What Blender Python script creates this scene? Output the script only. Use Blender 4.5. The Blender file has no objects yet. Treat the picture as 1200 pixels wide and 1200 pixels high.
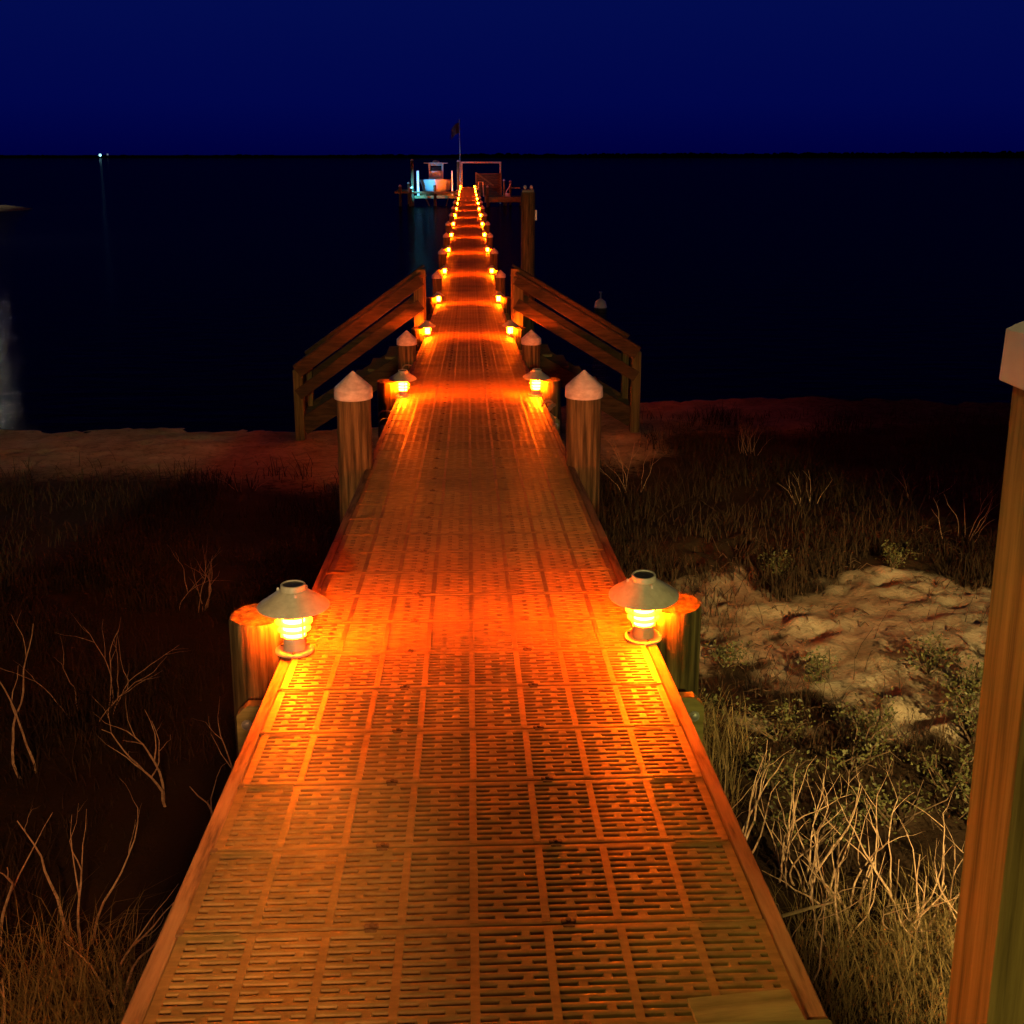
import bpy, math, random
from mathutils import Vector, Matrix, noise
R = math.radians
rnd = random.Random(7)
scene = bpy.context.scene
col = scene.collection

# ------------------------------------------------------------------ helpers
class MB:
    def __init__(s): s.v = []; s.f = []; s.m = []
    def add(s, vs, fs, mi=0):
        b = len(s.v); s.v += [tuple(v) for v in vs]
        for f in fs: s.f.append(tuple(b + i for i in f)); s.m.append(mi)
    def box(s, x0, x1, y0, y1, z0, z1, mi=0, c=0.0):
        if c <= 0:
            vs = [(x, y, z) for z in (z0, z1) for y in (y0, y1) for x in (x0, x1)]
            s.add(vs, [(0,2,3,1),(4,5,7,6),(0,1,5,4),(2,6,7,3),(0,4,6,2),(1,3,7,5)], mi)
        else:   # chamfered on the four upright and the top edges
            def ring(z, d): 
                return [(x0+c+d,y0+d,z),(x1-c-d,y0+d,z),(x1-d,y0+c+d,z),(x1-d,y1-c-d,z),(x1-c-d,y1-d,z),(x0+c+d,y1-d,z),(x0+d,y1-c-d,z),(x0+d,y0+c+d,z)]
            vs = ring(z0, 0)+ring(z1-c, 0)+ring(z1, c*.8)
            fs = [tuple(range(7,-1,-1)), tuple(range(16,24))]
            for r in (0, 8):
                for i in range(8): fs.append((r+i, r+(i+1)%8, r+8+(i+1)%8, r+8+i))
            s.add(vs, fs, mi)
    def bar(s, a, b, w, h, mi=0, up=(0,0,1), c=0.0):   # board from a to b: w sideways, h along up
        a = Vector(a); b = Vector(b); d = (b-a).normalized(); u = Vector(up)
        sd = d.cross(u).normalized(); u = sd.cross(d).normalized()
        if c <= 0: pr = [(-w/2,-h/2),(w/2,-h/2),(w/2,h/2),(-w/2,h/2)]
        else: pr = [(-w/2+c,-h/2),(w/2-c,-h/2),(w/2,-h/2+c),(w/2,h/2-c),(w/2-c,h/2),(-w/2+c,h/2),(-w/2,h/2-c),(-w/2,-h/2+c)]
        n = len(pr)
        vs = [a+sd*x+u*y for x,y in pr]+[b+sd*x+u*y for x,y in pr]
        fs = [tuple(range(n)), tuple(range(2*n-1,n-1,-1))]+[(i,n+i,n+(i+1)%n,(i+1)%n) for i in range(n)]
        s.add(vs, fs, mi)
    def lathe(s, prof, seg=24, c=(0,0,0), mi=0, jit=0, cap=True):
        vs = []; fs = []; n = len(prof)
        for r, z in prof:
            for k in range(seg):
                a = 2*math.pi*k/seg; rr = r
                vs.append((c[0]+rr*math.cos(a), c[1]+rr*math.sin(a), c[2]+z))
        for i in range(n-1):
            for k in range(seg):
                k2 = (k+1)%seg
                fs.append((i*seg+k, i*seg+k2, (i+1)*seg+k2, (i+1)*seg+k))
        if cap:
            if prof[0][0] > 1e-4: fs.append(tuple(range(seg-1,-1,-1)))
            if prof[-1][0] > 1e-4: fs.append(tuple((n-1)*seg+k for k in range(seg)))
        s.add(vs, fs, mi)
    def tube(s, pts, rad, seg=6, mi=0):
        pts = [Vector(p) for p in pts]; n = len(pts)
        if not hasattr(rad, '__len__'): rad = [rad]*n
        vs = []; fs = []; pu = None
        for i, p in enumerate(pts):
            d = (pts[min(i+1,n-1)]-pts[max(i-1,0)])
            d = d.normalized() if d.length > 1e-9 else Vector((0,0,1))
            u = pu if pu is not None else (Vector((1,0,0)) if abs(d.x) < .8 else Vector((0,1,0)))
            a = d.cross(u).normalized(); u = a.cross(d).normalized(); pu = u
            for k in range(seg):
                t = 2*math.pi*k/seg
                vs.append(p+(u*math.cos(t)+a*math.sin(t))*rad[i])
        for i in range(n-1):
            for k in range(seg):
                k2 = (k+1)%seg
                fs.append((i*seg+k, i*seg+k2, (i+1)*seg+k2, (i+1)*seg+k))
        fs.append(tuple(range(seg))); fs.append(tuple((n-1)*seg+k for k in range(seg-1,-1,-1)))
        s.add(vs, fs, mi)
    def build(s, name, mats, parent=None, smooth=False, loc=None):
        me = bpy.data.meshes.new(name); me.from_pydata(s.v, [], s.f)
        for m in (mats if isinstance(mats, (list, tuple)) else [mats]): me.materials.append(m)
        if any(s.m): me.polygons.foreach_set('material_index', s.m)
        if smooth:
            me.polygons.foreach_set('use_smooth', [True]*len(me.polygons))
            try: me.set_sharp_from_angle(angle=R(38))
            except Exception: pass
        me.update()
        o = bpy.data.objects.new(name, me); col.objects.link(o)
        if parent: o.parent = parent
        if loc: o.location = loc
        return o

def tag(o, label=None, cat=None, group=None, kind=None):
    if label: o['label'] = label
    if cat: o['category'] = cat
    if group: o['group'] = group
    if kind: o['kind'] = kind
    return o
def empty(name, loc=(0,0,0), rz=0):
    o = bpy.data.objects.new(name, None); col.objects.link(o)
    o.location = loc; o.rotation_euler = (0,0,rz); o.empty_display_size = .1
    return o
def children(o): return [c for c in bpy.data.objects if c.parent == o]
def copy_tree(o, parent=None):
    c = o.copy(); col.objects.link(c); c.parent = parent
    for ch in children(o): copy_tree(ch, c)
    return c
ORD = ['first','second','third','fourth','fifth','sixth','seventh','eighth','ninth','tenth','eleventh','twelfth','thirteenth','fourteenth','fifteenth','sixteenth']

# ------------------------------------------------------------------ materials
def newmat(name):
    m = bpy.data.materials.new(name); m.use_nodes = True
    nt = m.node_tree; b = nt.nodes['Principled BSDF']
    return m, nt, b
def N(nt, t, **k):
    n = nt.nodes.new(t)
    for a, v in k.items(): setattr(n, a, v)
    return n
def noisemat(name, c1, c2, scale=(5,5,5), rough=.7, bump=.0, nscale=6, spec=.3, detail=6, c3=None, bdist=.01, metallic=0):
    m, nt, b = newmat(name)
    tc = N(nt,'ShaderNodeTexCoord'); mp = N(nt,'ShaderNodeMapping'); mp.inputs['Scale'].default_value = scale
    nz = N(nt,'ShaderNodeTexNoise'); nz.inputs['Scale'].default_value = nscale; nz.inputs['Detail'].default_value = detail
    nz.inputs['Roughness'].default_value = .62
    nt.links.new(tc.outputs['Object'], mp.inputs['Vector']); nt.links.new(mp.outputs[0], nz.inputs['Vector'])
    cr = N(nt,'ShaderNodeValToRGB'); cr.color_ramp.elements[0].position = .34; cr.color_ramp.elements[1].position = .66
    cr.color_ramp.elements[0].color = (*c1,1); cr.color_ramp.elements[1].color = (*c2,1)
    if c3:
        e = cr.color_ramp.elements.new(.5); e.color = (*c3,1)
    nt.links.new(nz.outputs['Fac'], cr.inputs[0]); nt.links.new(cr.outputs[0], b.inputs['Base Color'])
    b.inputs['Roughness'].default_value = rough; b.inputs['Specular IOR Level'].default_value = spec
    b.inputs['Metallic'].default_value = metallic
    if bump:
        bp = N(nt,'ShaderNodeBump'); bp.inputs['Strength'].default_value = bump; bp.inputs['Distance'].default_value = bdist
        nt.links.new(nz.outputs['Fac'], bp.inputs['Height']); nt.links.new(bp.outputs[0], b.inputs['Normal'])
    return m
M = {}
M['piling'] = noisemat('piling_wood', (.035,.026,.010), (.21,.16,.065), (11,11,.7), .85, .9, 3.2, c3=(.11,.08,.032), bdist=.012)
M['post'] = noisemat('post_wood', (.09,.06,.018), (.30,.205,.065), (14,14,.5), .8, .7, 3, c3=(.20,.135,.04), bdist=.006)
M['rim'] = noisemat('rim_wood', (.15,.07,.03), (.42,.22,.10), (26,2.2,26), .75, .8, 1.6, c3=(.34,.17,.075), bdist=.006)
M['board'] = noisemat('stair_wood', (.05,.028,.011), (.14,.078,.03), (2,14,14), .8, .6, 1.7, c3=(.095,.052,.02), bdist=.006)
M['beam'] = noisemat('beam_wood', (.15,.12,.04), (.34,.29,.11), (1.5,10,10), .85, .5, 2.5, bdist=.005)
M['cap'] = noisemat('cap_plastic', (.5,.47,.42), (.78,.74,.68), (4,4,9), .5, .12, 4, .4, bdist=.003)
M['cap_clean'] = noisemat('post_cap_plastic', (.66,.6,.5), (.74,.69,.6), (4,4,4), .45, .05, 3, .4)
M['deck'] = noisemat('deck_composite', (.27,.16,.045), (.44,.27,.085), (3,9,9), .55, .25, 5, .3, c3=(.35,.21,.06), bdist=.002)
M['clip'] = noisemat('clip_rust', (.12,.06,.025), (.22,.12,.05), (20,20,20), .7, .3, 3)
M['lamp'] = noisemat('lamp_enamel', (.46,.42,.32), (.60,.55,.43), (12,12,12), .42, .05, 3, .5)
M['lamp_dark'] = noisemat('lamp_top', (.02,.018,.018), (.05,.04,.04), (9,9,9), .4, 0, 3, .5)
M['metal'] = noisemat('galvanised', (.35,.35,.36), (.6,.6,.6), (6,6,6), .45, .1, 4, .5, metallic=.6)
M['white'] = noisemat('white_paint', (.66,.65,.63), (.8,.8,.78), (2,2,2), .4, .0, 3, .5)
M['hull'] = noisemat('hull_gelcoat', (.7,.7,.7), (.8,.8,.8), (1,1,1), .25, .0, 2, .5)
M['glass'] = noisemat('dark_glass', (.01,.012,.02), (.02,.022,.03), (1,1,1), .08, 0, 2, .6)
M['twig'] = noisemat('dry_twig', (.30,.18,.09), (.62,.44,.25), (9,9,9), .85, .2, 4)
M['grass'] = noisemat('dry_grass', (.10,.075,.022), (.27,.20,.07), (3,3,3), .8, 0, 3)
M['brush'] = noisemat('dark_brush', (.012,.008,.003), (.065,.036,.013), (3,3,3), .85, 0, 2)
M['leaf'] = noisemat('shrub_leaf', (.035,.045,.012), (.13,.13,.035), (6,6,6), .6, 0, 3, .4)
M['stem'] = noisemat('shrub_stem', (.06,.04,.02), (.16,.1,.05), (6,6,6), .8, 0, 3)
M['rope'] = noisemat('rope', (.2,.15,.08), (.4,.32,.2), (40,40,40), .8, .4, 3)
M['woods'] = noisemat('far_woods', (.004,.005,.004), (.012,.014,.01), (.05,.05,.05), .9, 0, 3, .0)
M['flag'] = noisemat('flag_cloth', (.03,.03,.06), (.07,.07,.12), (4,4,4), .8, 0, 2)
M['buoy'] = noisemat('buoy', (.7,.55,.58), (.85,.75,.75), (3,3,3), .4, 0, 2)

m = M['deck']; nt = m.node_tree; b = nt.nodes['Principled BSDF']
src = b.inputs['Base Color'].links[0].from_socket
ge = N(nt,'ShaderNodeNewGeometry'); nz = N(nt,'ShaderNodeTexNoise'); nz.inputs['Scale'].default_value = 2.2; nz.inputs['Detail'].default_value = 9; nz.inputs['Roughness'].default_value = .7
nt.links.new(ge.outputs['Position'], nz.inputs['Vector'])
oi = N(nt,'ShaderNodeObjectInfo'); a1 = N(nt,'ShaderNodeMath', operation='MULTIPLY_ADD'); a1.inputs[1].default_value = .22; a1.inputs[2].default_value = .0
nt.links.new(oi.outputs['Random'], a1.inputs[0])
mr = N(nt,'ShaderNodeMapRange'); mr.inputs[1].default_value = .32; mr.inputs[2].default_value = .68; mr.inputs[3].default_value = .66; mr.inputs[4].default_value = 1.08
nt.links.new(nz.outputs['Fac'], mr.inputs[0])
a2 = N(nt,'ShaderNodeMath', operation='SUBTRACT'); nt.links.new(mr.outputs[0], a2.inputs[0]); nt.links.new(a1.outputs[0], a2.inputs[1])
vm = N(nt,'ShaderNodeVectorMath', operation='SCALE'); nt.links.new(src, vm.inputs[0]); nt.links.new(a2.outputs[0], vm.inputs['Scale'])
nt.links.new(vm.outputs[0], b.inputs['Base Color'])

def emit(name, colr, s):
    m, nt, b = newmat(name)
    b.inputs['Base Color'].default_value = (.3,.3,.3,1)
    b.inputs['Emission Color'].default_value = (*colr,1); b.inputs['Emission Strength'].default_value = s
    return m
LAMP_S = 2400
M['glow'] = emit('amber_lens', (1,.085,.0006), LAMP_S)
M['far_light'] = emit('far_light', (.35,.85,1.0), 2.2)
M['far_light2'] = emit('far_light_dim', (.3,.4,.6), .35)
M['neighbour_light'] = emit('neighbour_light', (1,.88,.8), 600)
M['spit_light'] = emit('spit_light', (1,.85,.6), 6)
M['blue_light'] = emit('blue_light', (.12,.62,1.0), 3)

# ------------------------------------------------------------------ terrain
def deckz(d):
    P = [(-4,3.14),(3.6,2.617),(9.7,2.165),(15.8,1.70),(21.9,1.375),(25,1.29),(97,1.55),(130,1.55)]
    for (a,za),(b,zb) in zip(P, P[1:]):
        if d <= b: return za+(zb-za)*(d-a)/(b-a)
    return 1.55
def sstep(a, b, x):
    t = max(0, min(1, (x-a)/(b-a))); return t*t*(3-2*t)
def gbase(x, d):
    shore = 17.5+1.3*sstep(-1, 3, x)+.35*math.sin(x*.35)+.15*math.sin(x*1.1+1)
    if d < 13: z = 1.5-.09*d
    else:
        t = (d-13)/(shore-13)
        z = .33*(1-t) if t < 1 else -.11*(d-shore)
    z = max(z, -2.5)
    if d < 14:                                     # dune swell either side of the walk
        z += .16*sstep(1.5, 4, abs(x))*sstep(14, 9, d)*(1 if x > 0 else .7)
        z += .10*noise.noise(Vector((x*.45, d*.45, 3)))*sstep(15, 11, d)
    # sand spit far away on the left
    z = max(z, -2.5+2.85*sstep(8, 0, abs(d-90)-1.5)*sstep(-31.5, -36, x)) if d > 60 else z
    return z
fr = random.Random(3)
DENTS = []
for i in range(620):
    if i < 420: x, d, r, h = fr.uniform(1.4, 6), fr.uniform(4.6, 10.5), fr.uniform(.09,.17), fr.uniform(.012,.034)
    else: x, d, r, h = fr.uniform(-14, 12), fr.uniform(13, 17.5), fr.uniform(.09,.18), fr.uniform(.02,.045)
    DENTS.append((x, d, r, h, fr.uniform(-.6,.6)))
GRID = {}
for dd in DENTS:
    GRID.setdefault((int(dd[0]//.5), int(dd[1]//.5)), []).append(dd)
def gz(x, d):
    z = gbase(x, d)
    if -16 < x < 16 and -4 < d < 20:
        z += .028*noise.noise(Vector((x*2.3, d*2.3, 0)))+.010*noise.noise(Vector((x*7, d*7, 5)))
        ci, cj = int(x//.5), int(d//.5)
        for i in (ci-1, ci, ci+1):
            for j in (cj-1, cj, cj+1):
                for (px, py, r, h, a) in GRID.get((i, j), ()):
                    ax, ay = x-px, d-py
                    ax, ay = (ax*math.cos(a)+ay*math.sin(a))/.7, (-ax*math.sin(a)+ay*math.cos(a))/1.3
                    q = (ax*ax+ay*ay)/(r*r)
                    if q < 5: z += -h*math.exp(-q*1.6)+h*.45*math.exp(-(math.sqrt(q)-1.35)**2*7)
    return z
def sandmask(x, d):        # how bare the dune is
    q = .9*noise.noise(Vector((x*1.3, d*1.3, 17)))+.6*noise.noise(Vector((x*4, d*4, 2)))
    a = sstep(0, .3, 1-((x-3.2)/1.75)**2-((d-7.0)/1.75)**2+q)
    b = .75*sstep(0, .35, 1-((x-2.0)/.75)**2-((d-8.0)/1.0)**2+q)
    return max(a, b)

def lines(segs):
    out = []
    for a, b, st in segs:
        n = max(1, round((b-a)/st)); out += [a+(b-a)*i/n for i in range(n)]
    out.append(segs[-1][1]); return out
XS = lines([(-400,-60,34),(-60,-30,2.5),(-30,-12,.7),(-12,-1,.11),(-1,1,.25),(1,6.5,.055),(6.5,13,.13),(13,30,.8),(30,400,37)])
YS = lines([(-40,-4,3),(-4,3,.35),(3,11,.055),(11,19,.085),(19,30,.8),(30,80,5),(80,102,1.2),(102,140,6)])
mb = MB(); nx = len(XS)
mb.v = [(x, y, gz(x, y)) for y in YS for x in XS]
mb.f = [(j*nx+i, j*nx+i+1, (j+1)*nx+i+1, (j+1)*nx+i) for j in range(len(YS)-1) for i in range(nx-1)]
mb.m = [0]*len(mb.f)
# sand: pale dry sand with dark litter and damp streaks
m, nt, b = newmat('sand')
tc = N(nt,'ShaderNodeTexCoord')
n1 = N(nt,'ShaderNodeTexNoise'); n1.inputs['Scale'].default_value = 1.3; n1.inputs['Detail'].default_value = 8; n1.inputs['Roughness'].default_value = .7
n2 = N(nt,'ShaderNodeTexNoise'); n2.inputs['Scale'].default_value = 38; n2.inputs['Detail'].default_value = 5
n3 = N(nt,'ShaderNodeTexNoise'); n3.inputs['Scale'].default_value = 7; n3.inputs['Detail'].default_value = 9; n3.inputs['Roughness'].default_value = .75; n3.inputs['Distortion'].default_value = 1.2
for n in (n1,n2,n3): nt.links.new(tc.outputs['Object'], n.inputs['Vector'])
cr = N(nt,'ShaderNodeValToRGB'); cr.color_ramp.elements[0].position=.35; cr.color_ramp.elements[1].position=.7
cr.color_ramp.elements[0].color=(.30,.24,.14,1); cr.color_ramp.elements[1].color=(.58,.50,.33,1)
nt.links.new(n1.outputs['Fac'], cr.inputs[0])
lit = N(nt,'ShaderNodeValToRGB'); lit.color_ramp.elements[0].position=.50; lit.color_ramp.elements[1].position=.62
lit.color_ramp.elements[0].color=(0,0,0,1); lit.color_ramp.elements[1].color=(1,1,1,1)
nt.links.new(n3.outputs['Fac'], lit.inputs[0])
# plant litter covers the dune except where it is blown bare: vertex attribute
at = N(nt,'ShaderNodeAttribute', attribute_name='litter')
mul = N(nt,'ShaderNodeMath', operation='MULTIPLY_ADD'); nt.links.new(at.outputs['Fac'], mul.inputs[0]); mul.inputs[1].default_value=1.0
sub = N(nt,'ShaderNodeMath', operation='MULTIPLY'); nt.links.new(lit.outputs[0], sub.inputs[0]); sub.inputs[1].default_value=.45
nt.links.new(sub.outputs[0], mul.inputs[2])
cl = N(nt,'ShaderNodeClamp'); nt.links.new(mul.outputs[0], cl.inputs[0])
mx = N(nt,'ShaderNodeMix', data_type='RGBA'); nt.links.new(cl.outputs[0], mx.inputs[0])
nt.links.new(cr.outputs[0], mx.inputs[6]); mx.inputs[7].default_value=(.038,.024,.012,1)
nt.links.new(mx.outputs[2], b.inputs['Base Color'])
bp = N(nt,'ShaderNodeBump'); bp.inputs['Strength'].default_value=.7; bp.inputs['Distance'].default_value=.012
ad = N(nt,'ShaderNodeMath', operation='ADD'); nt.links.new(n2.outputs['Fac'], ad.inputs[0]); nt.links.new(n3.outputs['Fac'], ad.inputs[1])
nt.links.new(ad.outputs[0], bp.inputs['Height']); nt.links.new(bp.outputs[0], b.inputs['Normal'])
b.inputs['Roughness'].default_value=.95; b.inputs['Specular IOR Level'].default_value=.1
M['sand'] = m
ground = mb.build('ground', M['sand'], smooth=True); tag(ground, 'sandy dune and beach sloping to dark water', 'ground', kind='structure')
def litter(x, y):
    if y > 60: return 0
    e1 = 14.2+.5*math.sin(x)
    if x > 0: e1 += 3.2*sstep(2.2, 3.4, x+.5*noise.noise(Vector((x, y, 7))))
    v = (1-sandmask(x, y))*sstep(e1, e1-1.6, y)
    if x > 4.5: v = max(v, .8*sstep(4.5, 7, x))
    return v
at_ = ground.data.attributes.new('litter', 'FLOAT', 'POINT')
at_.data.foreach_set('value', [litter(v[0], v[1]) for v in mb.v])

# water
m, nt, b = newmat('night_water')
b.inputs['Base Color'].default_value=(.0012,.0014,.0022,1); b.inputs['Roughness'].default_value=.12
b.inputs['IOR'].default_value=1.33; b.inputs['Specular IOR Level'].default_value=.02
tc = N(nt,'ShaderNodeTexCoord'); mp = N(nt,'ShaderNodeMapping'); mp.inputs['Scale'].default_value=(.55,1.5,1)
w1 = N(nt,'ShaderNodeTexNoise'); w1.inputs['Scale'].default_value=1.6; w1.inputs['Detail'].default_value=7; w1.inputs['Roughness'].default_value=.6
nt.links.new(tc.outputs['Object'], mp.inputs[0]); nt.links.new(mp.outputs[0], w1.inputs['Vector'])
bp = N(nt,'ShaderNodeBump'); bp.inputs['Strength'].default_value=1.0; bp.inputs['Distance'].default_value=.05
nt.links.new(w1.outputs['Fac'], bp.inputs['Height']); nt.links.new(bp.outputs[0], b.inputs['Normal'])
gl = N(nt,'ShaderNodeBsdfGlossy'); gl.inputs['Roughness'].default_value = .05; gl.inputs['Color'].default_value = (1,1,1,1)
df = N(nt,'ShaderNodeBsdfDiffuse'); df.inputs['Color'].default_value = (.0015,.0018,.0028,1)
fr_n = N(nt,'ShaderNodeFresnel'); fr_n.inputs['IOR'].default_value = 1.33; nt.links.new(bp.outputs[0], fr_n.inputs['Normal'])
sc_ = N(nt,'ShaderNodeMath', operation='MULTIPLY'); sc_.inputs[1].default_value = .16; nt.links.new(fr_n.outputs[0], sc_.inputs[0])
ms = N(nt,'ShaderNodeMixShader'); nt.links.new(sc_.outputs[0], ms.inputs[0]); nt.links.new(df.outputs[0], ms.inputs[1]); nt.links.new(gl.outputs[0], ms.inputs[2])
nt.links.new(bp.outputs[0], gl.inputs['Normal']); nt.links.new(ms.outputs[0], nt.nodes['Material Output'].inputs['Surface'])
M['water'] = m
mb = MB(); mb.add([(-6000,12,0),(6000,12,0),(6000,9000,0),(-6000,9000,0)], [(0,1,2,3)])
tag(mb.build('water', M['water']), 'black rippled night water', 'water', kind='structure')

# far shore: low land and its wood
mb = MB(); pts = []
for i in range(241):
    x = -2400+i*20
    pts.append(x)
for i, x in enumerate(pts):
    h = .6
    for (dy, z) in ((0,-.4),(14,h),(80,h+.3),(120,-.5)): mb.v.append((x, 1400+dy+25*math.sin(x*.004), z))
for i in range(240):
    for j in range(3): mb.f.append((i*4+j, (i+1)*4+j, (i+1)*4+j+1, i*4+j+1)); mb.m.append(0)
tag(mb.build('far_shore', M['woods']), 'low black land along the horizon', 'shore', kind='structure')
mb = MB(); wr = random.Random(5)
for i in range(2600):
    x = wr.uniform(-1300, 1300); y = 1425+25*math.sin(x*.004)+wr.uniform(0, 50)
    base = 2.2+1.4*sstep(-300, 200, x)+1.8*sstep(150, 900, x)+1.2*noise.noise(Vector((x*.012,0,0)))+1.0*noise.noise(Vector((x*.05,4,0)))
    h = max(1.2, base*wr.uniform(.6,1.05)); w = wr.uniform(3, 7)
    vs = []; 
    for k,(f,zz) in enumerate(((.75,0),(1,.35),(.85,.7),(.35,1))):
        for q in range(5):
            a = q*1.2566+k*.5; vs.append((x+w*f*math.cos(a)*wr.uniform(.8,1.2), y+w*f*math.sin(a), 1.5*h*zz*wr.uniform(.93,1.07)+.2))
    fs = [(k*5+q, k*5+(q+1)%5, k*5+5+(q+1)%5, k*5+5+q) for k in range(3) for q in range(5)]+[(15,16,17,18,19)]
    mb.add(vs, fs)
tag(mb.build('far_woods', M['woods']), 'black tree line on the far shore under the navy sky', 'woods', kind='stuff')

# far lights
def fl(name, loc, r, mat, label, pole):
    e = empty(name, (loc[0], loc[1], .6)); tag(e, label, 'light')
    a = MB(); a.lathe([(.12,0),(.08,pole)], 8); a.build('pole', M['metal'], e)
    a = MB(); a.lathe([(.05,-r),(r*.7,-r*.7),(r,0),(r*.7,r*.7),(.05,r)], 12, (0,0,pole+r)); a.build('lamp_globe', mat, e, True)
    a = MB(); a.lathe([(r*.3,0),(r*.3,.12)], 8, (0,0,pole+2*r)); a.build('cap', M['metal'], e, True)
fl('shore_light', (-446,1385), 1.7, M['far_light'], 'bright bluish white light on the far shore at left', 1.2)
fl('shore_light', (-437,1385), 1.1, M['far_light2'], 'dim bluish light just right of the bright shore light', 2.6)

# ------------------------------------------------------------------ pier
pier = empty('pier', (0, 1.5, deckz(1.5)))
tag(pier, 'long narrow pier of slotted composite decking running out over the water', 'pier')
PI = Matrix.Translation(pier.location).inverted()
def pbuild(mb, name, mats, smooth=False, parent=None):
    mb.v = [(x-0, y-1.5, z-deckz(1.5)) for x, y, z in mb.v]
    return mb.build(name, mats, parent or pier, smooth)
HW = .61; PL = .305
RIBX = [-HW+.0625+i*(2*HW-.125)/8 for i in range(9)]
RIBX = [-HW+i*(2*HW)/8 for i in range(9)]
def panel_mesh(full=True, seed=0):
    pr = random.Random(seed)
    m = MB(); L = PL-.004; nS = 12; e = .015; pit = (L-2*e)/(nS-.0); sw = .0076
    # full-width bars between slots, rounded shoulders
    edges = []
    y = 0
    slots = [(e+pit*(j+.5)-sw/2, e+pit*(j+.5)+sw/2) for j in range(nS)]
    bars = []; prev = 0
    for a, b in slots: bars.append((prev, a)); prev = b
    bars.append((prev, L))
    for (a, b) in bars:
        w = b-a; c = min(.0034, w*.42)
        prof = [(a,-.02),(a,-.0034),(a+c*.35,-.0011),(a+c,-.0002),(a+c*1.5,0),(b-c*1.5,0),(b-c,-.0002),(b-c*.35,-.0011),(b,-.0034),(b,-.02)]
        vs = [(-HW, py, pz) for py, pz in prof]+[(HW, py, pz) for py, pz in prof]
        n = len(prof); m.add(vs, [(i, n+i, n+i+1, i+1) for i in range(n-1)]+[tuple(range(n)), tuple(range(2*n-1,n-1,-1))])
    for i, x in enumerate(RIBX):
        w = .0085
        x0, x1 = x-w, x+w
        if i == 0: x0, x1 = x, x+.022
        if i == 8: x0, x1 = x-.022, x
        z = .0007
        vs = [(x0-.002,.003,-.007),(x0,.006,z),(x1,.006,z),(x1+.002,.003,-.007),(x0-.002,L-.003,-.007),(x0,L-.006,z),(x1,L-.006,z),(x1+.002,L-.003,-.007)]
        if i in (0,8):
            vs = [(x0,.003,-.007),(x0,.006,z),(x1,.006,z),(x1,.003,-.007),(x0,L-.003,-.007),(x0,L-.006,z),(x1,L-.006,z),(x1,L-.003,-.007)]
        m.add(vs, [(0,1,5,4),(1,2,6,5),(2,3,7,6),(0,3,2,1),(4,5,6,7)])
    if full:
        cw = 2*HW/8
        for j, (a, b) in enumerate(slots):
            for c in range(8):
                xc = RIBX[c]+cw*((.36 if j % 2 == 0 else .69)+pr.uniform(-.012,.012)); w = .0085+pr.uniform(-.001,.0015); z = -.0001; g = .0045
                vs = [(xc-w-.003,a-g,-.004),(xc-w,a-g*.8,z),(xc+w,a-g*.8,z),(xc+w+.003,a-g,-.004),
                      (xc-w-.003,b+g,-.004),(xc-w,b+g*.8,z),(xc+w,b+g*.8,z),(xc+w+.003,b+g,-.004)]
                m.add(vs, [(0,1,5,4),(1,2,6,5),(2,3,7,6),(0,3,2,1),(4,5,6,7)])
    # end tabs and screw clips at the joint
    for sx in (-1, 1):
        x1 = sx*(HW-.006); x0 = sx*(HW-.135+pr.uniform(-.01,.01))
        xa, xb = min(x0,x1), max(x0,x1)
        m.box(xa, xb, .002, .011, -.004, .0022, 0, .002)
        m.box(xa, xb, -.013, -.005, -.004, .0022, 0, .002)
        m.box(x1-.012, x1+.004, -.011, .009, -.004, .0034, 1 if sx < 0 else 0, .002)
    for x in (-.213, .2):
        xx = x+pr.uniform(-.006,.006)
        m.box(xx-.016, xx+.016, .0005, .013, -.003, .0026, 1, .002)
        m.box(xx-.013, xx+.013, -.016, -.0045, -.003, .0022, 1, .002)
        m.lathe([(.006,0),(.006,.005),(.003,.0065)], 8, (xx, .006, 0), 1)
    return m
protos = [panel_mesh(True, s) for s in range(3)]
pmesh = []
for p in protos:
    o = p.build('deck_panel', [M['deck'], M['clip']], None, True); pmesh.append(o.data); bpy.data.objects.remove(o)
k = 0; d = 1.685
pr = random.Random(11)
d_near_end = d+100*PL
while k < 100:
    o = bpy.data.objects.new('deck_panel', pmesh[pr.randrange(3)]); col.objects.link(o); o.parent = pier
    z0, z1 = deckz(d), deckz(d+PL)
    o.location = (pr.uniform(-.001,.001), d-1.5, z0-deckz(1.5)+pr.uniform(-.0005,.0005)); o.rotation_euler = (math.atan2(z1-z0, PL)+pr.uniform(-.0012,.0012), pr.uniform(-.0006,.0006), pr.uniform(-.001,.001))
    d += PL; k += 1
far = MB(); simp = panel_mesh(False, 4)
while d < 97:
    t = math.atan2(deckz(d+PL)-deckz(d), PL); zz = deckz(d)
    far.add([(x, d+y*math.cos(t), zz+z+y*math.sin(t)) for x, y, z in simp.v], simp.f)
    d += PL
o = pbuild(far, 'far_deck_panels', M['deck'], True); o['kind'] = 'stuff'
# wood landing planks at the shore end
mb = MB()
for i in range(5):
    y = 1.677-(i+1)*.14
    mb.box(-HW-.04, HW+.04, y, y+.134, deckz(y)-.04, deckz(y)+.006, 0, .004)
    o = pbuild(mb, 'landing_plank', M['beam']); mb = MB()
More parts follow.
